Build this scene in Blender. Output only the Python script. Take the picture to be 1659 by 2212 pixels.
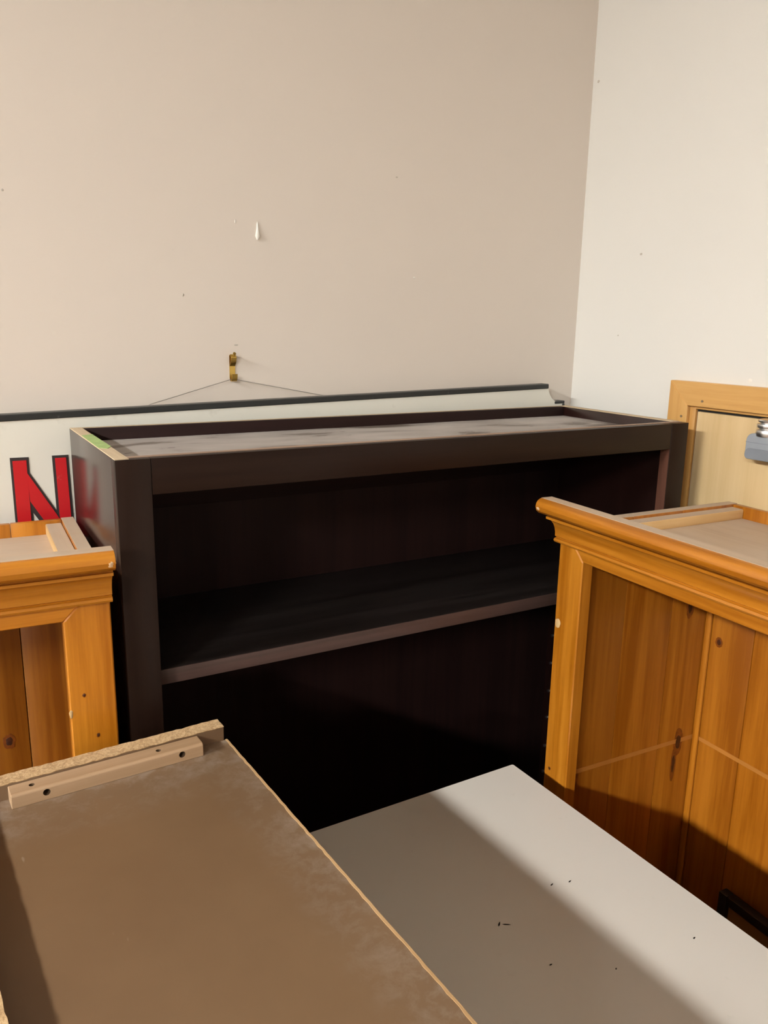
import bpy, bmesh, math, random
from mathutils import Vector, Matrix
random.seed(7)
for o in list(bpy.data.objects): bpy.data.objects.remove(o)
sc = bpy.context.scene
C = sc.collection

# ------------------------------------------------------------------ camera
YAW, PITCH, ROLL, FPX = 0.525663881, 0.231442224, -0.0178969403, 1726.30355
CAM = Vector((0, 0, 1.674))
fw = Vector((math.sin(YAW)*math.cos(PITCH), math.cos(YAW)*math.cos(PITCH), -math.sin(PITCH)))
rt = Vector((math.cos(YAW), -math.sin(YAW), 0))
dn = fw.cross(rt)
r2 = math.cos(ROLL)*rt + math.sin(ROLL)*dn
d2 = -math.sin(ROLL)*rt + math.cos(ROLL)*dn
cd = bpy.data.cameras.new('camera')
cam = bpy.data.objects.new('camera', cd); C.objects.link(cam)
cd.sensor_fit = 'HORIZONTAL'; cd.sensor_width = 36.0; cd.lens = 36.0*FPX/1659.0
cd.clip_start = 0.02
m = Matrix((r2, -d2, -fw)).transposed().to_4x4(); m.translation = CAM
cam.matrix_world = m
sc.camera = cam

# ------------------------------------------------------------------ world, exposure
w = bpy.data.worlds.new('world'); sc.world = w; w.use_nodes = True
w.node_tree.nodes['Background'].inputs[0].default_value = (0.9, 0.92, 1, 1)
w.node_tree.nodes['Background'].inputs[1].default_value = 0.05
sc.view_settings.view_transform = 'Standard'
sc.view_settings.look = 'None'
sc.view_settings.gamma = 1.0
sc.view_settings.use_curve_mapping = False
sc.view_settings.exposure = 0.86
LAMP_STRENGTH = 150.0
LAMP_COL = (1.0, 1.0, 0.975)
LAMPS = [(-3.2, 0.20, 1.2), (-3.2, -2.3, 1.05), (-3.2, -4.8, 0.6)]
CEIL = 3.1
WY, WX = 1.235, 1.154            # back wall plane, right wall plane

# ------------------------------------------------------------------ materials
MATS = {}
def nodes_of(name):
    mt = bpy.data.materials.new(name); mt.use_nodes = True
    nt = mt.node_tree; b = nt.nodes['Principled BSDF']
    return mt, nt, b
def N(nt, t, **kw):
    n = nt.nodes.new(t)
    for k, v in kw.items():
        if k in n.inputs.keys(): n.inputs[k].default_value = v
        else: setattr(n, k, v)
    return n
def coords(nt, scale=(1, 1, 1), rnd=0.0):
    tc = N(nt, 'ShaderNodeTexCoord'); mp = N(nt, 'ShaderNodeMapping')
    mp.inputs['Scale'].default_value = scale
    nt.links.new(tc.outputs['Object'], mp.inputs['Vector'])
    if rnd:
        oi = N(nt, 'ShaderNodeObjectInfo'); ml = N(nt, 'ShaderNodeMath', operation='MULTIPLY')
        ml.inputs[1].default_value = rnd
        nt.links.new(oi.outputs['Random'], ml.inputs[0])
        cb = N(nt, 'ShaderNodeCombineXYZ')
        for i in range(3): nt.links.new(ml.outputs[0], cb.inputs[i])
        nt.links.new(cb.outputs[0], mp.inputs['Location'])
    return mp.outputs['Vector']
def noise(nt, vec, scale, detail=4, rough=0.55, dist=0.0):
    n = N(nt, 'ShaderNodeTexNoise'); n.inputs['Scale'].default_value = scale
    n.inputs['Detail'].default_value = detail; n.inputs['Roughness'].default_value = rough
    n.inputs['Distortion'].default_value = dist
    nt.links.new(vec, n.inputs['Vector']); return n.outputs['Fac']
def ramp(nt, fac, stops, interp='LINEAR'):
    r = N(nt, 'ShaderNodeValToRGB'); e = r.color_ramp.elements
    r.color_ramp.interpolation = interp
    while len(e) < len(stops): e.new(0.5)
    for i, (p, c) in enumerate(stops):
        e[i].position = p; e[i].color = (*c, 1) if len(c) == 3 else c
    nt.links.new(fac, r.inputs['Fac']); return r.outputs['Color']
def mix(nt, fac, a, b, mode='MIX'):
    mx = N(nt, 'ShaderNodeMix', data_type='RGBA', blend_type=mode)
    for s, v in ((0, fac), (6, a), (7, b)):
        if isinstance(v, (int, float)): mx.inputs[s].default_value = v
        elif isinstance(v, tuple): mx.inputs[s].default_value = (*v, 1)
        else: nt.links.new(v, mx.inputs[s])
    return mx.outputs[2]
def bump(nt, b, fac, strength, dist=0.001):
    bp = N(nt, 'ShaderNodeBump'); bp.inputs['Strength'].default_value = strength
    bp.inputs['Distance'].default_value = dist
    nt.links.new(fac, bp.inputs['Height']); nt.links.new(bp.outputs[0], b.inputs['Normal'])
G = lambda v: (v, v, v)

def plain(name, col, rough=0.5, metal=0.0, var=0.06, scale=30, spec=0.5):
    if name in MATS: return MATS[name]
    mt, nt, b = nodes_of(name)
    f = noise(nt, coords(nt), scale)
    c = ramp(nt, f, [(0.3, tuple(x*(1-var) for x in col)), (0.7, tuple(min(1, x*(1+var)) for x in col))])
    nt.links.new(c, b.inputs['Base Color'])
    b.inputs['Roughness'].default_value = rough; b.inputs['Metallic'].default_value = metal
    b.inputs['Specular IOR Level'].default_value = spec
    MATS[name] = mt; return mt

def wall_paint(name, col, spots):
    mt, nt, b = nodes_of(name)
    v = coords(nt)
    big = noise(nt, v, 1.3, 3)
    c = ramp(nt, big, [(0.3, tuple(x*0.985 for x in col)), (0.7, tuple(min(1, x*1.015) for x in col))])
    sp = noise(nt, v, 60, 2, 0.5)
    c = mix(nt, ramp(nt, sp, [(0.74, G(0)), (0.80, G(spots))]), c, tuple(x*0.8 for x in col))
    nt.links.new(c, b.inputs['Base Color'])
    b.inputs['Roughness'].default_value = 0.55; b.inputs['Specular IOR Level'].default_value = 0.3
    f = noise(nt, v, 260, 3, 0.6); bump(nt, b, f, 0.10, 0.0006)
    return mt

def wood(name, light, dark, axis, rough=0.4, k=1.0, knots=0.0, coat=0.0, dust=0.0, rnd=7.0, tone=0.25, spec=0.5):
    key = (name, axis)
    if key in MATS: return MATS[key]
    mt, nt, b = nodes_of(name + '_' + 'xyz'[axis])
    s = [1.0, 1.0, 1.0]; s[axis] = 0.045
    v = coords(nt, tuple(s), rnd)
    f1 = noise(nt, v, 130*k, 6, 0.65)                       # fine grain
    f2 = noise(nt, v, 22*k, 3, 0.5, 0.8)                      # broad bands
    g = N(nt, 'ShaderNodeMath', operation='MULTIPLY_ADD'); g.inputs[1].default_value = 0.45
    m2 = N(nt, 'ShaderNodeMath', operation='MULTIPLY'); m2.inputs[1].default_value = 0.55
    nt.links.new(f2, m2.inputs[0]); nt.links.new(f1, g.inputs[0]); nt.links.new(m2.outputs[0], g.inputs[2])
    c = ramp(nt, g.outputs[0], [(0.40, dark), (0.50, tuple((a+b_)/2*1.02 for a, b_ in zip(light, dark))), (0.60, light)])
    if tone:
        oi = N(nt, 'ShaderNodeObjectInfo')
        tn = ramp(nt, oi.outputs['Random'], [(0.0, G(1-tone)), (1.0, G(1.0))])
        c = mix(nt, 1.0, c, tn, 'MULTIPLY')
    if knots:
        s2 = [1.0, 1.0, 1.0]; s2[axis] = 0.45
        vk = coords(nt, tuple(s2), rnd*1.7)
        vo = N(nt, 'ShaderNodeTexVoronoi'); vo.inputs['Scale'].default_value = 5.2
        nt.links.new(vk, vo.inputs['Vector'])
        wob = noise(nt, vk, 40, 3)
        ad = N(nt, 'ShaderNodeMath', operation='MULTIPLY_ADD'); ad.inputs[1].default_value = 0.06
        nt.links.new(wob, ad.inputs[0]); nt.links.new(vo.outputs['Distance'], ad.inputs[2])
        kf = ramp(nt, ad.outputs[0], [(0.055, G(knots)), (0.085, G(knots*0.55)), (0.13, G(0))])
        c = mix(nt, kf, c, tuple(x*0.16 for x in dark))
    if dust:
        vd = coords(nt)
        fd = noise(nt, vd, 9, 4, 0.6)
        fac = ramp(nt, fd, [(0.30, G(dust*0.65)), (0.62, G(dust))])
        c = mix(nt, fac, c, (0.53, 0.425, 0.325))
    nt.links.new(c, b.inputs['Base Color'])
    b.inputs['Roughness'].default_value = rough
    b.inputs['Specular IOR Level'].default_value = spec
    b.inputs['Coat Weight'].default_value = coat; b.inputs['Coat Roughness'].default_value = 0.18
    bump(nt, b, f1, 0.06, 0.0008)
    MATS[key] = mt; return mt

PL, PD = (0.65, 0.245, 0.020), (0.42, 0.130, 0.004)
def pine(axis): return wood('honey_pine', PL, PD, axis, 0.36, 1.0, 0.0, 0.25)
def pine_plank(axis): return wood('knotty_pine', (0.47, 0.165, 0.012), (0.29, 0.082, 0.002), axis, 0.36, 0.8, 0.85, 0.3, tone=0.3)
def pine_dusty(axis): return wood('dusty_pine', (0.62, 0.40, 0.22), (0.46, 0.26, 0.12), axis, 0.7, 1.0, 0.35, 0.0, 0.80)
def pine_raw(axis): return wood('raw_pine', (0.74, 0.50, 0.24), (0.60, 0.36, 0.14), axis, 0.65, 1.0, 0.0, 0.0)
def trim_wood(axis): return wood('oak_trim', (0.68, 0.39, 0.13), (0.56, 0.29, 0.08), axis, 0.4, 0.8, 0.0, 0.15, tone=0.05)
def ply(axis): return wood('birch_ply', (0.72, 0.53, 0.29), (0.60, 0.42, 0.20), axis, 0.45, 0.35, 0.0, 0.1, tone=0.0)
def espresso(axis): return wood('espresso', (0.0205, 0.0098, 0.0062), (0.0140, 0.0062, 0.0040), axis, 0.36, 0.9, 0.0, 0.0, tone=0.0, spec=0.15)
def espresso_back(axis): return wood('espresso_back', (0.0200, 0.0072, 0.0058), (0.0135, 0.0045, 0.0038), axis, 0.62, 0.9, tone=0.0, spec=0.2)
def red_edge(axis): return wood('espresso_red_edge', (0.15, 0.058, 0.034), (0.10, 0.038, 0.022), axis, 0.5, 1.2, tone=0.0)
def espresso_side(axis): return wood('espresso_side', (0.026, 0.0095, 0.0075), (0.018, 0.0065, 0.0050), axis, 0.23, 0.9, 0.0, 0.0, tone=0.0, spec=0.75)
def espresso_edge(axis): return wood('espresso_edge', (0.092, 0.052, 0.043), (0.065, 0.037, 0.030), axis, 0.45, 1.2, tone=0.0)
def oak_raw(axis): return wood('raw_edge', (0.60, 0.47, 0.31), (0.42, 0.31, 0.19), axis, 0.8, 1.0, tone=0.0)

def dusty_top():
    mt, nt, b = nodes_of('dusty_espresso_top')
    v = coords(nt, (0.55, 1.6, 1))
    f = noise(nt, v, 9, 5, 0.6, 0.6)
    c = ramp(nt, f, [(0.34, (0.12, 0.092, 0.076)), (0.40, (0.20, 0.168, 0.146)), (0.44, (0.33, 0.295, 0.27)), (0.65, (0.44, 0.40, 0.37))])
    br = N(nt, 'ShaderNodeTexVoronoi', distance='CHEBYCHEV'); br.inputs['Scale'].default_value = 7
    nt.links.new(v, br.inputs['Vector'])
    blk = ramp(nt, br.outputs['Color'], [(0.30, G(0.45)), (0.34, G(0.0))])
    c = mix(nt, blk, c, (0.16, 0.125, 0.105))
    s2 = noise(nt, coords(nt, (0.8, 2.0, 1)), 26, 3)
    c = mix(nt, ramp(nt, s2, [(0.70, G(0)), (0.74, G(0.8))]), c, (0.05, 0.035, 0.03))
    nt.links.new(c, b.inputs['Base Color']); b.inputs['Roughness'].default_value = 0.6
    return mt

def brown_laminate():
    mt, nt, b = nodes_of('brown_laminate')
    v = coords(nt)
    f = noise(nt, v, 5, 4, 0.6)
    base = ramp(nt, f, [(0.3, (0.150, 0.084, 0.040)), (0.7, (0.178, 0.104, 0.051))])
    # dust that gathered along the cleat (far end) and along the raw right edge
    sx = N(nt, 'ShaderNodeSeparateXYZ'); nt.links.new(v, sx.inputs[0])
    def band(sock, lo, hi):
        mr = N(nt, 'ShaderNodeMapRange'); mr.inputs['From Min'].default_value = lo; mr.inputs['From Max'].default_value = hi
        nt.links.new(sock, mr.inputs['Value']); return mr.outputs[0]
    a = band(sx.outputs['Y'], -0.10, -0.010); e = band(sx.outputs['X'], -0.060, 0.020)
    mx = N(nt, 'ShaderNodeMath', operation='MAXIMUM'); nt.links.new(a, mx.inputs[0]); nt.links.new(e, mx.inputs[1])
    d = noise(nt, coords(nt, (1, 1, 1)), 48, 8, 0.72, 0.3)
    dr = ramp(nt, d, [(0.46, G(0.06)), (0.72, G(0.55))])
    ml = N(nt, 'ShaderNodeMath', operation='MULTIPLY'); nt.links.new(mx.outputs[0], ml.inputs[0]); nt.links.new(dr, ml.inputs[1])
    c = mix(nt, ml.outputs[0], base, (0.40, 0.35, 0.295))
    sc_ = noise(nt, coords(nt, (1, 0.25, 1)), 90, 2)
    c = mix(nt, ramp(nt, sc_, [(0.74, G(0)), (0.78, G(0.25))]), c, (0.5, 0.42, 0.32))
    nt.links.new(c, b.inputs['Base Color']); b.inputs['Roughness'].default_value = 0.5
    return mt

def particleboard():
    mt, nt, b = nodes_of('particleboard')
    v = coords(nt)
    f = noise(nt, v, 420, 3, 0.7); f2 = noise(nt, v, 120, 3)
    c = ramp(nt, f, [(0.34, (0.30, 0.18, 0.08)), (0.5, (0.55, 0.36, 0.18)), (0.68, (0.72, 0.52, 0.30))])
    c = mix(nt, 0.35, c, ramp(nt, f2, [(0.3, (0.42, 0.26, 0.12)), (0.7, (0.66, 0.46, 0.25))]))
    nt.links.new(c, b.inputs['Base Color']); b.inputs['Roughness'].default_value = 0.85
    bump(nt, b, f, 0.5, 0.0012); return mt

def scuffed(name, col, dark, amount, scale, rough):
    mt, nt, b = nodes_of(name)
    f = noise(nt, coords(nt), scale, 4, 0.6); f2 = noise(nt, coords(nt), 2.2, 3)
    c = ramp(nt, f2, [(0.3, tuple(x*0.97 for x in col)), (0.7, col)])
    c = mix(nt, ramp(nt, f, [(0.66, G(0)), (0.76, G(amount))]), c, dark)
    nt.links.new(c, b.inputs['Base Color']); b.inputs['Roughness'].default_value = rough
    return mt

def emissive(name, col, s):
    mt, nt, b = nodes_of(name)
    b.inputs['Base Color'].default_value = (0.9, 0.9, 0.88, 1)
    f = noise(nt, coords(nt), 80, 2)
    nt.links.new(ramp(nt, f, [(0.3, tuple(x*0.97 for x in col)), (0.7, col)]), b.inputs['Emission Color'])
    b.inputs['Emission Strength'].default_value = s
    return mt

M = dict(
    back=wall_paint('wall_paint_light_tint', (0.735, 0.66, 0.585), 0.12),  # both walls taken as one paint; beige tint stands in for grazing light
    right=wall_paint('white_wall_paint', (0.735, 0.715, 0.665), 0.16),
    far=plain('tan_wall_paint', (0.27, 0.225, 0.18), 0.7, 0, 0.03, 2),
    ceil=plain('ceiling_white', (0.50, 0.48, 0.45), 0.8),
    floor=plain('floor_carpet', (0.16, 0.13, 0.105), 0.95, 0, 0.25, 160),
    dusttop=dusty_top(), brown=brown_laminate(), chip=particleboard(),
    brown_dk=plain('brown_melamine_side', (0.14, 0.080, 0.039), 0.5),
    white=scuffed('white_laminate', (0.74, 0.70, 0.63), (0.42, 0.38, 0.33), 0.12, 55, 0.42),
    sign=scuffed('sign_white', (0.80, 0.785, 0.70), (0.52, 0.49, 0.42), 0.35, 26, 0.5),
    sign_black=scuffed('sign_black', (0.022, 0.024, 0.024), (0.16, 0.16, 0.15), 0.6, 70, 0.4),
    red=scuffed('sign_red', (0.60, 0.012, 0.018), (0.72, 0.25, 0.2), 0.4, 60, 0.4),
    outline=scuffed('sign_outline', (0.035, 0.028, 0.028), (0.28, 0.22, 0.20), 0.7, 90, 0.5),
    brass=plain('brass', (0.62, 0.42, 0.11), 0.28, 1.0),
    steel=plain('steel', (0.55, 0.52, 0.50), 0.35, 1.0),
    chrome=plain('chrome', (0.82, 0.83, 0.85), 0.30, 1.0),
    grey=plain('grey_enamel', (0.30, 0.325, 0.36), 0.45),
    grey_dk=plain('grey_enamel_dark', (0.22, 0.24, 0.27), 0.45),
    black=plain('black_paint', (0.012, 0.012, 0.012), 0.45),
    mark=plain('scuff_grey', (0.16, 0.13, 0.10), 0.8),
    tape=plain('green_tape', (0.33, 0.46, 0.16), 0.7, 0, 0.15, 60),
    dark_hole=plain('hole_wood', (0.10, 0.055, 0.025), 0.9),
    drip=plain('paint_drip', (0.80, 0.76, 0.69), 0.35),
    panelbrown=plain('panel_brown', (0.30, 0.16, 0.045), 0.5),
)

# ------------------------------------------------------------------ mesh helpers
def link(name, me, parent=None, mat=None):
    o = bpy.data.objects.new(name, me); C.objects.link(o)
    if parent: o.parent = parent
    if mat: me.materials.append(mat)
    return o
def finish(bm, name, mat, parent, smooth=None):
    bmesh.ops.recalc_face_normals(bm, faces=bm.faces)
    me = bpy.data.meshes.new(name); bm.to_mesh(me); bm.free()
    if smooth:
        me.shade_smooth(); me.set_sharp_from_angle(angle=math.radians(smooth))
    return link(name, me, parent, mat)
def box_bm(bm, x0, x1, y0, y1, z0, z1, bev=0.0, seg=2):
    vs = [bm.verts.new(p) for p in ((x0,y0,z0),(x1,y0,z0),(x1,y1,z0),(x0,y1,z0),(x0,y0,z1),(x1,y0,z1),(x1,y1,z1),(x0,y1,z1))]
    fs = [bm.faces.new([vs[i] for i in f]) for f in ((0,3,2,1),(4,5,6,7),(0,1,5,4),(1,2,6,5),(2,3,7,6),(3,0,4,7))]
    if bev:
        es = list({e for f in fs for e in f.edges})
        bmesh.ops.bevel(bm, geom=es, offset=bev, segments=seg, profile=0.5, affect='EDGES', clamp_overlap=True)
def box(name, parent, mat, x0, x1, y0, y1, z0, z1, bev=0.001, seg=2):
    bm = bmesh.new(); box_bm(bm, x0, x1, y0, y1, z0, z1, bev, seg)
    return finish(bm, name, mat, parent, 40 if bev else None)
def prism(name, parent, mat, pts, axis, lo, hi, smooth=None, bev=0.0):
    """pts: 2-D outline in the two other axes (in xyz order), extruded along axis"""
    bm = bmesh.new()
    def P(a, b, t): 
        v = [a, b]; v.insert(axis, t); return v
    A = [bm.verts.new(P(a, b, lo)) for a, b in pts]; B = [bm.verts.new(P(a, b, hi)) for a, b in pts]
    n = len(pts)
    bm.faces.new(A); bm.faces.new(B[::-1])
    for i in range(n): bm.faces.new((A[i], A[(i+1) % n], B[(i+1) % n], B[i]))
    if bev:
        bmesh.ops.recalc_face_normals(bm, faces=bm.faces)
        bmesh.ops.bevel(bm, geom=list(bm.edges), offset=bev, segments=1, affect='EDGES', clamp_overlap=True)
    return finish(bm, name, mat, parent, smooth)
def tube(name, parent, mat, pts, r, seg=8):
    bm = bmesh.new(); pts = [Vector(p) for p in pts]; rings = []
    for i, p in enumerate(pts):
        t = (pts[min(i+1, len(pts)-1)] - pts[max(i-1, 0)]).normalized()
        u = t.orthogonal().normalized(); v = t.cross(u)
        rr = r[i] if isinstance(r, (list, tuple)) else r
        rings.append([bm.verts.new(p + rr*(math.cos(2*math.pi*k/seg)*u + math.sin(2*math.pi*k/seg)*v)) for k in range(seg)])
    for a, b in zip(rings, rings[1:]):
        for k in range(seg): bm.faces.new((a[k], a[(k+1) % seg], b[(k+1) % seg], b[k]))
    bm.faces.new(rings[0][::-1]); bm.faces.new(rings[-1])
    return finish(bm, name, mat, parent, 50)
def lathe(name, parent, mat, prof, center, seg=28):
    """prof: (radius, z) about a vertical axis at center"""
    bm = bmesh.new(); rings = []
    for r, z in prof:
        rings.append([bm.verts.new((center[0]+r*math.cos(2*math.pi*k/seg), center[1]+r*math.sin(2*math.pi*k/seg), center[2]+z)) for k in range(seg)])
    for a, b in zip(rings, rings[1:]):
        for k in range(seg): bm.faces.new((a[k], a[(k+1) % seg], b[(k+1) % seg], b[k]))
    bm.faces.new(rings[0][::-1]); bm.faces.new(rings[-1])
    return finish(bm, name, mat, parent, 35)
def blob(name, parent, mat, c, s, seed=0):
    bm = bmesh.new(); bmesh.ops.create_icosphere(bm, subdivisions=3, radius=1)
    for v in bm.verts:
        q = v.co
        k = 1 + .07*math.sin(3.1*q.x+seed)*math.cos(2.7*q.z-seed*1.3) + .06*math.sin(5.3*q.z+2.2*q.y+seed*2.1) + .06*math.sin(9*q.x+7*q.z+seed)
        v.co = Vector((c[0]+v.co.x*s[0]*k, c[1]+v.co.y*s[1]*k, c[2]+v.co.z*s[2]*k))
    return finish(bm, name, mat, parent, 60)
def tag(o, label, cat=None, group=None, kind=None):
    o['label'] = label
    if cat: o['category'] = cat
    if group: o['group'] = group
    if kind: o['kind'] = kind
    return o
def thing(name, label, cat, loc=(0, 0, 0), rz=0.0, group=None, kind=None):
    o = bpy.data.objects.new(name, None); C.objects.link(o)
    o.location = loc; o.rotation_euler = (0, 0, rz); o.empty_display_size = 0.1
    return tag(o, label, cat, group, kind)
def holes(obj, cyls):
    """drill real holes: cyls = (center, direction, radius, half_length)"""
    bm = bmesh.new()
    for c, d, r, h in cyls:
        q = Vector(d).to_track_quat('Z', 'Y').to_matrix().to_4x4(); q.translation = Vector(c)
        bmesh.ops.create_cone(bm, cap_ends=True, segments=14, radius1=r, radius2=r, depth=2*h, matrix=q)
    me = bpy.data.meshes.new('cutter'); bm.to_mesh(me); bm.free(); me.materials.append(M['dark_hole'])
    cu = bpy.data.objects.new('cutter', me); C.objects.link(cu)
    par = obj.parent; obj.parent = None
    md = obj.modifiers.new('drill', 'BOOLEAN'); md.object = cu; md.solver = 'EXACT'; md.operation = 'DIFFERENCE'
    md.material_mode = 'TRANSFER'
    dg = bpy.context.evaluated_depsgraph_get(); dg.update()
    new = bpy.data.meshes.new_from_object(obj.evaluated_get(dg)); obj.modifiers.clear()
    obj.data = new; obj.parent = par
    bpy.data.objects.remove(cu)

# ------------------------------------------------------------------ room shell
XL, YF = -6.2, -6.4
def shell(name, mat, lab, cat, *b):
    o = box(name, None, mat, *b, bev=0); return tag(o, lab, cat, kind='structure')
shell('floor', M['floor'], 'dark brown carpet floor under the cabinets', 'floor', XL-.1, WX+.1, YF-.1, WY+.1, -.1, 0)
shell('ceiling', M['ceil'], 'plain white ceiling with recessed light panels', 'ceiling', XL-.1, WX+.1, YF-.1, WY+.1, CEIL, CEIL+.1)
wall_b = shell('wall_back', M['back'], 'painted wall tinted beige for its grazing light, with brass picture hook and white sign', 'wall', XL, WX+.1, WY, WY+.1, 0, CEIL)
wall_r = shell('wall_right', M['right'], 'off-white painted wall around the low plywood door', 'wall', WX, WX+.1, YF, WY, 0, CEIL)
shell('wall_left', M['far'], 'plain brown wall at the far side of the room', 'wall', XL-.1, XL, YF, WY+.1, 0, CEIL)
shell('wall_front', M['far'], 'plain brown wall facing the sign', 'wall', XL-.1, WX+.1, YF-.1, YF, 0, CEIL)
# dried paint drip and small blemishes on the walls
tube('paint_drip', wall_b, M['drip'], [(.4800, WY-.0002, 1.824), (.4800, WY-.0006, 1.812), (.4797, WY-.0012, 1.803), (.4796, WY-.0006, 1.7975)], [.0008, .0022, .0040, .0012], 10)
for i, (x, z, sx, sz) in enumerate([(.4407, 1.6372, .0035, .0011), (.769, 1.753, .002, .0015), (.7295, 1.9134, .0022, .0012), (.3586, 1.711, .0014, .0022), (.444, 1.8224, .001, .003), (.1216, 1.838, .0015, .0015)]):
    blob('wall_blemish', wall_b, M['drip'] if i in (1, 4) else plain('blemish', (.50, .45, .39), .7), (x, WY-.0001, z), (sx, .0006, sz), i)
for i, (y, z, s) in enumerate([(1.0804, 1.8042, .0026), (.829, 1.5955, .004), (1.221, 2.12, .003), (1.12, 1.66, .0016)]):
    blob('wall_blemish', wall_r, plain('blemish', (.50, .45, .39), .7) if i != 1 else M['drip'], (WX-.0001, y, z), (.0006, s, s*.8), 20+i)

# ceiling light panels: one row along the left of the corner
for i, (lx, ly, k) in enumerate(LAMPS):
    t = thing('ceiling_light', 'white framed ceiling light panel ' + ('nearest the back wall', 'second from the back wall', 'nearest the brown wall facing the sign')[i], 'light', (lx, ly, CEIL), 0, 'ceiling light panels')
    for a in ((-.18, -.15, -.63, .63), (.15, .18, -.63, .63), (-.15, .15, -.63, -.60), (-.15, .15, .60, .63)):
        box('frame', t, M['ceil'], *a, -.022, 0, bev=.002)
    box('diffuser', t, emissive('lamp_diffuser', LAMP_COL, LAMP_STRENGTH*k), -.15, .15, -.60, .60, -.012, -.001, bev=0)

# ------------------------------------------------------------------ door on the right wall
FZ = 1.587
d = thing('door_1', 'low plywood door in a honey oak casing beside dark bookcase', 'door', (WX, .955, 0), 0, None, 'structure')
dy = .955
cw, ct, DW = .041, .014, .66              # casing width, thickness, opening width
y1 = .975-dy; y0 = y1-cw                  # left casing (far side)
ye = y0-DW; yo = ye-cw
prism('casing', d, trim_wood(2), [(y1, 0), (y1, FZ), (y0, FZ-cw), (y0, 0)], 0, -ct, 0, bev=.0012)
prism('casing', d, trim_wood(1), [(y1, FZ), (yo, FZ), (ye, FZ-cw), (y0, FZ-cw)], 0, -ct, 0, bev=.0012)
prism('casing', d, trim_wood(2), [(yo, 0), (yo, FZ), (ye, FZ-cw), (ye, 0)], 0, -ct, 0, bev=.0012)
box('jamb', d, trim_wood(2), -.007, -.0005, y0-.013, y0-.0005, 0, FZ-cw-.0005, .001)
box('jamb', d, trim_wood(1), -.009, -.0005, ye, y0-.0135, FZ-cw-.0045, FZ-cw-.0005, .001)
box('painted_gap_shade', d, M['black'], -.0015, -.0003, ye, y0-.0135, FZ-cw-.009, FZ-cw-.0046, 0)  # solid black strip painted in for the shade above the leaf
box('door_leaf', d, ply(2), -.006, -.0005, ye+.004, y0-.0165, .01, FZ-cw-.0085, .0015)
for yy, zz in ((y0+.010, 1.527), (y0-.03, 1.556)):
    bm = bmesh.new(); bmesh.ops.create_cone(bm, cap_ends=True, segments=12, radius1=.0022, radius2=.0018, depth=.0016, matrix=Matrix.Translation((-ct-.0004, yy, zz)) @ Matrix.Rotation(math.pi/2, 4, 'Y'))
    finish(bm, 'nail_head', plain('nail', (.22, .15, .08), .6), d)

# grey fitting with a chrome neck on the door
ft = thing('lock_fitting', 'grey rounded lock body with ringed chrome neck on plywood door', 'lock', (WX-.006, .7705, 1.4775))
def rounded(hw, z0, z1, r, n=6):
    pts = []
    for cx_, cz_, a0 in ((hw-r, z1-r, 0), (-hw+r, z1-r, 90), (-hw+r*.7, z0+r*.7, 180), (hw-r*.7, z0+r*.7, 270)):
        rr = r if a0 < 180 else r*.7
        for k in range(n+1):
            a = math.radians(a0+90*k/n); pts.append((cx_+rr*math.cos(a), cz_+rr*math.sin(a)))
    return pts
prism('body', ft, M['grey'], rounded(.0272, .0, .0405, .012), 0, -.030, 0, 30, bev=.0025)
prism('lower_band', ft, M['grey_dk'], rounded(.0274, -.0004, .0175, .0088), 0, -.0303, -.002, 30, bev=.0012)
box('seam', ft, M['grey_dk'], -.0303, -.001, -.0270, .0270, .0255, .0264, 0)
lathe('neck', ft, M['chrome'], [(.0165, .037), (.0175, .042), (.0165, .046), (.0135, .0475), (.0135, .050), (.0165, .0505), (.0170, .053), (.0165, .0555), (.0125, .0565), (.0125, .0585), (.0155, .059), (.0158, .061), (.0140, .0630), (.009, .0640)], (-.0175, 0, 0))

# ------------------------------------------------------------------ hanging sign
ST = math.radians(1.27)
sg = thing('hanging_sign', 'white wooden sign with black edge and red letter behind bookcase', 'sign', (.437, 1.2145, 1.25))
sg.rotation_euler = (0, -ST, 0)
def to_s(x, z):                                   # wall coordinates -> sign coordinates
    dx, dz = x-.437, z-1.25
    return (dx*math.cos(ST)+dz*math.sin(ST), -dx*math.sin(ST)+dz*math.cos(ST))
XT, ZT = to_s(1.0646, 1.5646)[0], to_s(1.0646, 1.5646)[1]
XE, ZN = to_s(1.1085, 1.5309); ZB = 0.0
rn = ZT-ZN
def arc(sx, sz, zc, xc, a0, a1, rx, rz, n=10):
    return [(xc+rx*math.cos(math.radians(a0+(a1-a0)*k/n)), zc+rz*math.sin(math.radians(a0+(a1-a0)*k/n))) for k in range(n+1)]
xr = XT+.0265                                       # where the concave notch meets the lower step
out = []
out += arc(1, 1, ZT, xr, 180, 270, xr-XT, rn)      # top right notch, going down
out += [(XE, ZN)]
out += [(XE, ZB+rn)] + arc(1, 1, ZB, xr, 90, 180, xr-XT, rn)
L_ = [(-x, z) for x, z in out][::-1]
outline = out + L_
prism('board', sg, M['sign'], outline, 1, -.0095, .0105, 30)
bw = .0085
for z0 in (ZT-bw, ZB): prism('edge_band', sg, M['sign_black'], [(-XT-.0005, z0), (XT+.0005, z0), (XT+.0005, z0+bw+.0006), (-XT-.0005, z0+bw+.0006)], 1, -.0118, .0105, bev=.0015)
for s in (-1, 1):
    for z0 in (ZN-.0045, ZB+rn-.0005):
        a, b_ = sorted((s*(xr-.008), s*(XE+.0005)))
        prism('edge_band', sg, M['sign_black'], [(a, z0), (b_, z0), (b_, z0+.005), (a, z0+.005)], 1, -.0112, .0105, bev=.001)
    a, b_ = sorted((s*(XE-.005), s*(XE+.0008)))
    prism('edge_band', sg, M['sign_black'], [(a, ZB+rn+.005), (b_, ZB+rn+.005), (b_, ZN-.005), (a, ZN-.005)], 1, -.0112, .0105, bev=.001)
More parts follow.
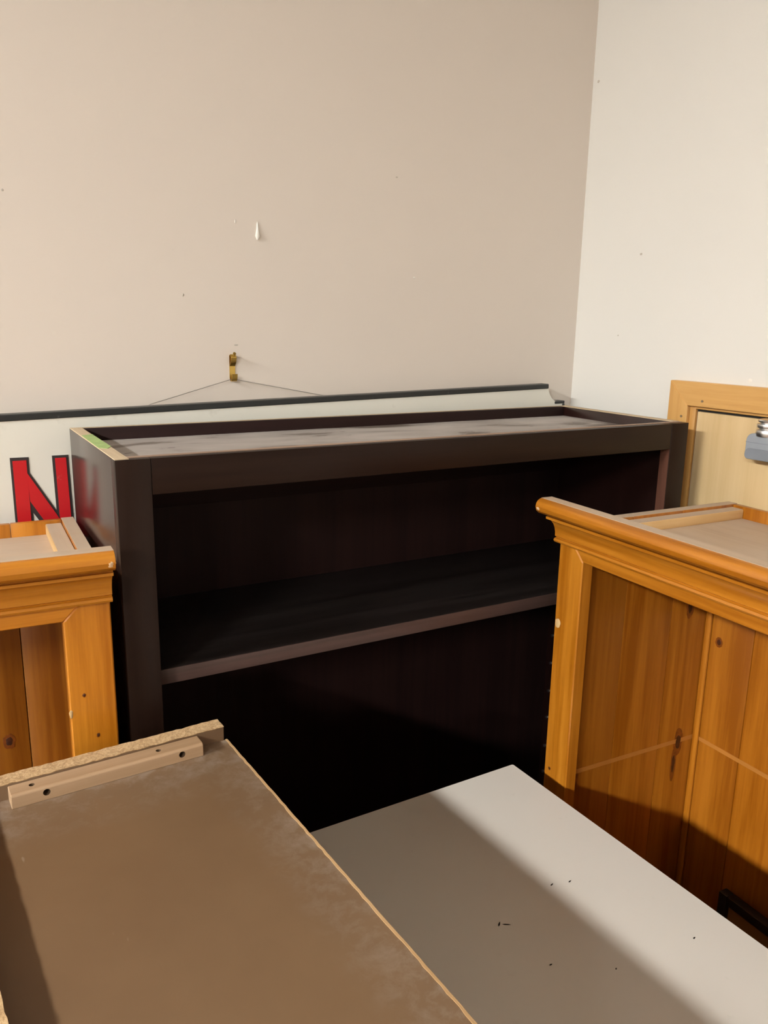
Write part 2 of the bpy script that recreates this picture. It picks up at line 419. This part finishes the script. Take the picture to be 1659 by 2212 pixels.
# the letter N: red fill over a black outline (measured on the board face)
zt, zb = 1.4795, 1.366
fill = [[(.1015, zt), (.1192, zt), (.1192, zb), (.1015, zb)],
        [(.1568, zt+.0005), (.1715, zt+.0005), (.1730, zb), (.1575, zb)],
        [(.1185, 1.4622), (.1525, 1.4000), (.1700, zb), (.1500, zb), (.1200, 1.4202)]]
oln = [[(.0985, zt+.0045), (.1225, zt+.0042), (.1225, zb-.003), (.0985, zb-.003)],
       [(.1530, zt+.0042), (.1748, zt+.0042), (.1765, zb-.003), (.1540, zb-.003)],
       [(.1195, 1.4665), (.1560, 1.4000), (.1765, zb-.003), (.1460, zb-.003), (.1190, 1.4100)]]
ln = None
def letter_mesh(name, polys, mat, y0, y1, parent):
    bm = bmesh.new()
    for i, pl in enumerate(polys):
        e = i*.00006
        q = [to_s(x, z) for x, z in pl]
        A = [bm.verts.new((a, y0-e, b_)) for a, b_ in q]; B = [bm.verts.new((a, y1, b_)) for a, b_ in q]
        bm.faces.new(A); bm.faces.new(B[::-1])
        for k in range(len(q)): bm.faces.new((A[k], A[(k+1) % len(q)], B[(k+1) % len(q)], B[k]))
    return finish(bm, name, mat, parent)
lo_ = letter_mesh('letter_n', oln, M['outline'], -.0102, -.009, sg); lo_['label'] = 'black outline of the letter N'
lf = letter_mesh('letter_fill', fill, M['red'], -.0110, -.009, lo_); lf['label'] = 'red painted letter N'
# wire from the sign's back up to the hook
hx, hz = .4315, 1.5835
def wp(x, y, z): a, b_ = to_s(x, z); return (a, y-1.2145, b_)
tube('hanging_wire', sg, M['steel'], [wp(.283, 1.226, 1.536), wp(.30, 1.227, 1.549), wp(hx-.004, 1.2275, hz+.0002), wp(hx+.004, 1.2275, hz+.0002), wp(.58, 1.227, 1.556), wp(.615, 1.226, 1.549)], .00055, 6)

# ------------------------------------------------------------------ brass picture hook
hk = thing('picture_hook', 'small brass picture hook nailed to back wall above sign', 'hook', (.433, WY, 1.58))
def strip(name, mat, path, hw0, hw1, th):
    """a bent metal strip: path in (y, z), half widths from start to end"""
    bm = bmesh.new(); rows = []
    n = len(path)
    for i, (y, z) in enumerate(path):
        p0 = Vector(path[max(i-1, 0)]); p1 = Vector(path[min(i+1, n-1)]); t = (p1-p0).normalized(); nn = Vector((-t.y, t.x))
        hw = hw0+(hw1-hw0)*i/(n-1)
        rows.append([bm.verts.new((sx*hw, y+s*th/2*nn.x, z+s*th/2*nn.y)) for sx, s in ((-1, -1), (1, -1), (1, 1), (-1, 1))])
    for a, b_ in zip(rows, rows[1:]):
        for k in range(4): bm.faces.new((a[k], a[(k+1) % 4], b_[(k+1) % 4], b_[k]))
    bm.faces.new(rows[0][::-1]); bm.faces.new(rows[-1])
    return finish(bm, name, mat, hk, 30)
strip('hook_strip', M['brass'], [(-.0012, .041), (-.0010, .030), (-.0008, .018), (-.0010, .006), (-.003, .0018), (-.006, .0010), (-.009, .0022), (-.011, .006), (-.0125, .0125)], .0045, .0045, .0009)
strip('nail_sleeve', M['brass'], [(-.0012, .0405), (-.005, .0425), (-.0095, .0385), (-.0095, .0370), (-.0065, .0300), (-.0015, .0245)], .0045, .0045, .0009)
tube('nail', hk, M['brass'], [(0, -.0135, .0445), (0, -.0128, .0440), (0, -.0126, .0438), (0, .002, .0300)], [.0026, .0026, .0009, .0008], 10)

# ------------------------------------------------------------------ dark bookcase
BX0, BX1, BY0, BY1, BZ = .1765, 1.0975, .892, 1.188, 1.524
bk = thing('bookcase', 'dark espresso bookcase with dusty recessed top standing in the corner', 'bookcase', ((BX0+BX1)/2, (BY0+BY1)/2, 0))
ox, oy = (BX0+BX1)/2, (BY0+BY1)/2
def bb(name, mat, x0, x1, y0, y1, z0, z1, bev=.0008, parent=bk):
    return box(name, parent, mat, x0-ox, x1-ox, y0-oy, y1-oy, z0, z1, bev)
RB = 1.4815; FT = .020; SW = .0390; TH = .0165
for x0, x1 in ((BX0, BX0+TH), (BX1-TH, BX1)):
    sp = bb('side_panel', espresso_side(2), x0, x1, BY0+FT, BY1, 0, BZ-.0008)
    e = bb('raw_edge', oak_raw(1), x0+.0006, x1-.0006, BY0+FT*.15 if x0 == BX0 else BY0+FT, BY1-.0006, BZ-.0009, BZ+.0002, 0, sp); e['label'] = 'pale raw top edge'
bb('stile', espresso(2), BX0, BX0+SW, BY0, BY0+FT-.0003, 0, BZ-.0008)
st = bb('stile', espresso(2), BX1-SW, BX1, BY0, BY0+FT-.0003, 0, BZ-.0008)
e = bb('inner_edge', red_edge(2), BX1-SW-.0006, BX1-SW+.0004, BY0+.0012, BY0+FT-.0008, .091, RB-.0005, 0, st); e['label'] = 'reddish inner edge'
rl = bb('top_rail', espresso(0), BX0+SW+.0003, BX1-SW-.0003, BY0+.0004, BY0+FT-.0003, RB, BZ-.0008)
e = bb('raw_edge', wood('worn_edge', (.42, .29, .21), (.24, .15, .10), 0, .7, tone=0), BX0+.013, BX1-.005, BY0+.011, BY0+FT-.0008, BZ-.0009, BZ+.0001, 0, rl); e['label'] = 'worn pale top edge'
bb('bottom_rail', espresso(0), BX0+SW+.0003, BX1-SW-.0003, BY0+.0004, BY0+FT-.0003, 0, .09)
br = bb('back_rail', espresso_back(0), BX0+TH, BX1-TH, BY1-.014, BY1, 1.40, BZ-.0008)
e = bb('raw_edge', oak_raw(0), BX0+TH, BX1-TH, BY1-.004, BY1-.0004, BZ-.0009, BZ+.0001, 0, br)
bb('top_panel', M['dusttop'], BX0+TH, BX1-TH, BY0+FT, BY1-.014, 1.488, 1.506, 0)
bb('back_panel', espresso_back(2), BX0+TH, BX1-TH, BY1-.012, BY1-.006, .02, 1.40, 0)
sh = bb('shelf', wood('shelf_painted_sheen', (.027, .0215, .020), (.012, .0085, .0075), 0, .36, .7, tone=0), BX0+TH+.001, BX1-TH-.001, BY0+.0235, BY1-.0125, 1.2395, 1.2585)  # lighter, greyer colour imitates the sheen on the shelf top
e = bb('front_edge', espresso_edge(0), BX0+TH+.001, BX1-TH-.001, BY0+.0215, BY0+.0238, 1.2393, 1.2587, .0006, sh); e['label'] = 'worn greyish brown front edge'
bb('shelf', espresso(0), BX0+TH+.001, BX1-TH-.001, BY0+.0215, BY1-.0125, .60, .619)
bb('bottom_panel', espresso(0), BX0+TH, BX1-TH, BY0+FT, BY1-.012, .07, .09)
for z in (1.0553, .9942, .9316, .8717, .8055, .7445):
    tube('shelf_pin', bk, M['steel'], [(BX1-TH-.004-ox, 1.160-oy, z), (BX1-TH+.003-ox, 1.160-oy, z)], .0030, 10)
for z in (1.2375, ):
    for yy in (.94, 1.15): tube('shelf_pin', bk, M['steel'], [(BX1-TH-.010-ox, yy-oy, z-.0005), (BX1-TH+.003-ox, yy-oy, z-.0005)], .0024, 10)
# strip of green tape stuck on the left raw edge
prism('green_tape', bk, M['tape'], [(.1780-ox, 1.100-oy), (.1925-ox, 1.108-oy), (.1928-ox, .990-oy), (.1860-ox, .975-oy), (.1772-ox, .985-oy)], 2, BZ+.0001, BZ+.0006)

# ------------------------------------------------------------------ pine hutches
MP = [(0, 0), (.0065, 0), (.0095, .0008), (.0112, .0034), (.0098, .0060), (.0068, .0068), (.0060, .0074), (.0090, .0092), (.0092, .0150), (.0105, .0212), (.0135, .0275), (.0180, .0325), (.0225, .0352),
      (.0272, .0358), (.0275, .0392), (.0246, .0396), (.0238, .0412), (.0255, .0432), (.0300, .0444), (.0365, .0448), (.0415, .0462), (.0455, .0500), (.0472, .0555), (.0462, .0602), (.0435, .0640), (.0395, .0663), (.0370, .0670),
      (.0190, .0670), (.0140, .0560), (.0, .0300)]
def hutch(name, label, loc, rz, width, depth, zb, side_cols, group=None, seed=3, inset=.012):
    t = thing(name, label, 'hutch', loc, rz, group)
    W, D = width, depth
    ct_ = zb+.029                                # top of the case
    rb = zb-.0185                                # underside of the top rail
    sw, ft_, th = .0500, .020, .018
    # face frame, mitred at the upper corners
    zc = ct_-.001
    prism('stile', t, pine(2), [(0, .0), (0, rb+sw), (sw, rb), (sw, .0)], 1, 0, ft_, bev=.0015)
    prism('stile', t, pine(2), [(W, .0), (W, rb+sw), (W-sw, rb), (W-sw, .0)], 1, 0, ft_, bev=.0015)
    prism('top_rail', t, pine(0), [(.0, rb+sw), (W, rb+sw), (W-sw, rb), (sw, rb)], 1, 0.0004, ft_, bev=.0012)
    box('bottom_rail', t, pine(0), sw, W-sw, .0004, ft_, 0, .08, .0012)
    # crown moulding
    prism('crown_moulding', t, pine(0), [(-p, zb+z) for p, z in MP], 0, -.0015, W+.0015, 28)
    box('moulding_top', t, pine_dusty(0), -.0015, W+.0015, -.0375, -.0192, zb+.0668, zb+.0672, 0)
    # sides from boards
    nb = side_cols
    for x0 in (0, W-th):
        e = [ft_]+[ft_+(D-ft_)*c for c in nb]+[D]
        for a, b_ in zip(e, e[1:]):
            box('side_board', t, pine_plank(2), x0+.0003, x0+th-.0003, a+.0003, b_-.0003, 0, ct_, .0012)
        box('side_top_edge', t, pine_dusty(1), x0+.001, x0+th-.001, ft_, D-.001, ct_-.0006, ct_+.0004, 0)
    # recessed top with its cleats and back lip
    box('top_panel', t, pine_dusty(0), th, W-th, ft_, D-.0120, ct_-.037, ct_-.019, 0)
    for x0 in (th, W-th-.021):
        box('cleat', t, pine_raw(1), x0, x0+.021, ft_+.001, D-.0125, ct_-.019, ct_-.0045, .0008)
        box('cleat_dust', t, pine_dusty(1), x0+.001, x0+.020, ft_+.002, D-.0135, ct_-.0047, ct_-.0040, 0)
    # back planks
    x = th; rg = random.Random(seed)
    while x < W-th-.01:
        pw = min(rg.uniform(.075, .105), W-th-x)
        if W-th-x-pw < .03: pw = W-th-x
        box('back_plank', t, pine_plank(2), x+.0004, x+pw-.0004, D-inset+.0005, D-inset+.0110, .02, ct_-.0375, .0015)
        box('back_lip_board', t, pine(2), x+.0002, x+pw-.0002, D-.0115, D-.001, ct_-.060, ct_-.0003, .0008)
        x += pw
    box('bottom_panel', t, pine_plank(0), th, W-th, ft_, D-inset, .06, .08, .001)
    return t
hl = hutch('pine_hutch', 'honey pine hutch beside dark bookcase, in front of the red letter N', (.160-.80*math.cos(math.radians(-2.3)), .879-.80*math.sin(math.radians(-2.3)), 0), math.radians(-2.3), .80, .297, 1.370, (.36, .7))
hr = hutch('pine_hutch', 'honey pine hutch with knotty interior standing before the plywood door', (.776, .832, 0), math.radians(-92.5), .76, .345, 1.374, (.31, .62), seed=11, inset=.040)
# chipped spots
pine_worn = plain('worn_pine', (.62, .40, .22), .7, 0, .2, 300)
blob('chip', hl, pine_worn, (.80-.003, -.0432, 1.370+.0545), (.0052, .0042, .0050), 4)
blob('chip', hr, pine_worn, (.003, -.0425, 1.374+.0545), (.0055, .0050, .0055), 5)
blob('chip', hr, pine_raw(2), (.0075, .0002, 1.252), (.0060, .0007, .0075), 6)
knot_m = plain('knot_wood', (.055, .014, .003), .45, 0, .4, 120)
ring_m = plain('knot_ring', (.20, .052, .004), .4, 0, .3, 120)
def knot(par, plane, u, z, ru, rz, seed):
    # a knot lying flush in the board face: thin dark lens, paler ring around it
    for m_, k, e in ((ring_m, 1.7, .0002), (knot_m, 1.0, .0005)):
        if plane[0] == 'x': blob('knot', par, m_, (plane[1], u, z), (e, ru*k, rz*k), seed)
        else: blob('knot', par, m_, (u, plane[1], z), (ru*k, e, rz*k), seed)
for u, z, ru, rz, sd in ((.262, 1.240, .0050, .012, 1), (.268, 1.000, .0060, .014, 2), (.262, .962, .0035, .018, 3), (.040, .985, .008, .012, 4)):
    knot(hr, ('x', .0178), u, z, ru, rz, sd)
for u, z, ru, rz, sd in ((.045, 1.182, .004, .005, 5), (.21, 1.09, .004, .006, 7), (.33, 1.22, .005, .006, 8)):
    knot(hr, ('y', .3050), u, z, ru, rz, sd)
knot(hr, ('y', .0001), .012, 1.018, .0022, .002, 9); knot(hl, ('y', .0001), .80-.034, 1.262, .0014, .0018, 10); knot(hl, ('y', .0001), .80-.022, 1.210, .0014, .0020, 11)
knot(hl, ('y', .2848), .80-.11, 1.08, .005, .007, 12)
box('corner_bead', hr, pine(2), .0182, .0290, .3000, .3046, .085, 1.374-.010, .0015)
blob('chip', hl, pine_raw(2), (.80-.05+.001, .0006, 1.242), (.0022, .0012, .0055), 9)
# pale line where a shelf used to sit
sm = plain('shelf_line', (.47, .185, .030), .5)
box('shelf_line', hr, sm, .0175, .0180, .035, .3045, .999, 1.0065, 0)
box('shelf_line', hr, sm, .020, .74, .3047, .3054, 1.000, 1.0070, 0)

# framed board standing inside the right hutch
fb = thing('framed_board', 'black framed brown board standing inside the knotty pine hutch', 'board', (1.045, .46, .081), math.radians(-2.5))
fz, fy0, fy1 = .705, -.23, .235
for a in ((fy1-.016, fy1, 0, fz), (fy0, fy0+.016, 0, fz)): box('frame_bar', fb, M['black'], -.010, .008, *a, .002)
for a in ((fy0+.016, fy1-.016, fz-.016, fz), (fy0+.016, fy1-.016, 0, .016)): box('frame_bar', fb, M['black'], -.010, .008, *a, .002)
box('board', fb, M['panelbrown'], -.002, .006, fy0+.015, fy1-.015, .015, fz-.015, 0)

# ------------------------------------------------------------------ white laminate cabinet
ZW = 1.040
wc = thing('white_cabinet', 'white laminate cabinet with bare top in front of dark bookcase', 'cabinet', (.5225, .46, 0), math.radians(1.0))
hx_, hy_ = .193, .364
def rrect(hx, hy, r, n=5):
    p = []
    for cx_, cy_, a0 in ((hx-r, hy-r, 0), (-hx+r, hy-r, 90), (-hx+r, -hy+r, 180), (hx-r, -hy+r, 270)):
        for k in range(n+1):
            a = math.radians(a0+90*k/n); p.append((cx_+r*math.cos(a), cy_+r*math.sin(a)))
    return p
tp = prism('top_panel', wc, M['white'], rrect(hx_, hy_, .003), 2, ZW-.022, ZW, 30, bev=.0012)
for s in (-1, 1): box('side_panel', wc, M['white'], s*(hx_-.010)-.008, s*(hx_-.010)+.008, -hy_+.02, hy_-.012, 0, ZW-.022, .001)
box('back_panel', wc, M['white'], -hx_+.018, hx_-.018, hy_-.022, hy_-.012, .05, ZW-.022, .001)
box('door', wc, M['white'], -hx_+.004, hx_-.004, -hy_+.002, -hy_+.019, .09, ZW-.026, .0015)
box('plinth', wc, M['white'], -hx_+.018, hx_-.018, -hy_+.05, -hy_+.066, 0, .088, .001)
ca, sa = math.cos(math.radians(1)), math.sin(math.radians(1))
for i, (x, y, l, a) in enumerate([(.5822, .5977, .0030, .3), (.6047, .5918, .0028, .2), (.4890, .5770, .0040, .7), (.4956, .5725, .0050, -.6), (.5001, .5062, .0022, 0), (.555, .47, .0016, .4), (.66, .46, .0020, .1)]):
    dx, dyy = x-.5225, y-.46; lx, ly = dx*ca+dyy*sa, -dx*sa+dyy*ca
    bm = bmesh.new()
    vs = [bm.verts.new((lx+u*l*math.cos(a)-v_*.0009*math.sin(a), ly+u*l*math.sin(a)+v_*.0009*math.cos(a), ZW+.00015)) for u, v_ in ((-1, 0), (-.3, 1), (.5, .8), (1, 0), (.4, -.7), (-.5, -.9))]
    bm.faces.new(vs); bmesh.ops.solidify(bm, geom=list(bm.faces), thickness=.0002)
    finish(bm, 'scuff_mark', M['mark'], tp)

# ------------------------------------------------------------------ brown particleboard cabinet
ZS = 1.200
TB = math.radians(2.9)
bc = thing('brown_cabinet', 'brown laminate cabinet with raised particleboard rim and screwed cleat on top', 'cabinet', (.2694, .8194, 0), TB)
BW, BL, RT, RH = .2765, .66, .0195, .0178
tp = box('top_panel', bc, M['brown'], -BW, -.0005, -BL, 0, ZS-.018, ZS, 0)
def rim(name, x0, x1, y0, y1):
    p = box(name, bc, M['brown_dk'], x0, x1, y0, y1, 0, ZS+RH-.0005, .0006)
    bm = bmesh.new()
    nx = max(2, int((x1-x0)/.006)); ny = max(2, int((y1-y0)/.006)); rg = random.Random(len(name))
    gr = [[bm.verts.new((x0+(x1-x0)*i/nx + (rg.uniform(-.0007, .0007) if 0 < i < nx or nx < 8 else 0), y0+(y1-y0)*j/ny+(rg.uniform(-.0007, .0007) if ny < 8 else 0), ZS+RH+rg.uniform(-.0003, .0004))) for j in range(ny+1)] for i in range(nx+1)]
    for i in range(nx):
        for j in range(ny): bm.faces.new((gr[i][j], gr[i+1][j], gr[i+1][j+1], gr[i][j+1]))
    bd = [e for e in bm.edges if e.is_boundary]
    ex = bmesh.ops.extrude_edge_only(bm, edges=bd)
    for v in ex['geom']:
        if isinstance(v, bmesh.types.BMVert): v.co.z = ZS+RH-.0009
    e = finish(bm, 'raw_edge', M['chip'], p); e['label'] = 'rough particleboard edge'
rim('end_panel', -BW-RT, -.0035, .0, RT)
rim('side_panel', -BW-RT, -BW, -BL-.0195, -.0002)
rim('end_panel', -BW+.0002, -.0035, -BL-RT, -BL)
# raw hardboard edge along the right side
bm = bmesh.new(); rg = random.Random(5); n = 90; rows = []
for i in range(n+1):
    y = -BL+BL*i/n; a = rg.uniform(-.0007, .0005)
    rows.append([bm.verts.new(p) for p in ((-.0020+a, y, ZS-.017), (-.0020+a, y, ZS+.0006), (.0004+a*.4, y, ZS+.0006), (.0005+a*.4, y, ZS-.017))])
for a, b_ in zip(rows, rows[1:]):
    for k in range(3): bm.faces.new((a[k], a[k+1], b_[k+1], b_[k]))
bm.faces.new(rows[0]); bm.faces.new(rows[-1][::-1])
e = finish(bm, 'raw_edge', wood('raw_hardboard', (.50, .315, .15), (.36, .205, .085), 1, .8, tone=0), bc); e['label'] = 'thin pale raw edge'
box('back_panel', bc, M['brown_dk'], -.0035, -.0005, -BL, -.0002, .0, ZS-.018, 0)
cl = prism('cleat', bc, wood('cleat_wood', (.44, .290, .170), (.35, .215, .112), 0, .6, .8, tone=0), [(-.0205, ZS-.0002), (-.0205, ZS+.0130), (-.0185, ZS+.0152), (-.0005, ZS+.0152), (-.0005, ZS-.0002)], 0, -.2330, -.0357, bev=.0006)
holes(cl, [((-.060, -.0205, ZS+.0085), (0, 1, 0), .0036, .012), ((-.200, -.0205, ZS+.0085), (0, 1, 0), .0036, .012),
           ((-.083, -.0100, ZS+.0152), (0, 0, 1), .0028, .011), ((-.212, -.0100, ZS+.0152), (0, 0, 1), .0028, .011)])
blob('crumb', tp, M['drip'], (-.2125, -.335, ZS+.0002), (.0014, .0018, .0008), 2)
bpy.context.view_layer.update()
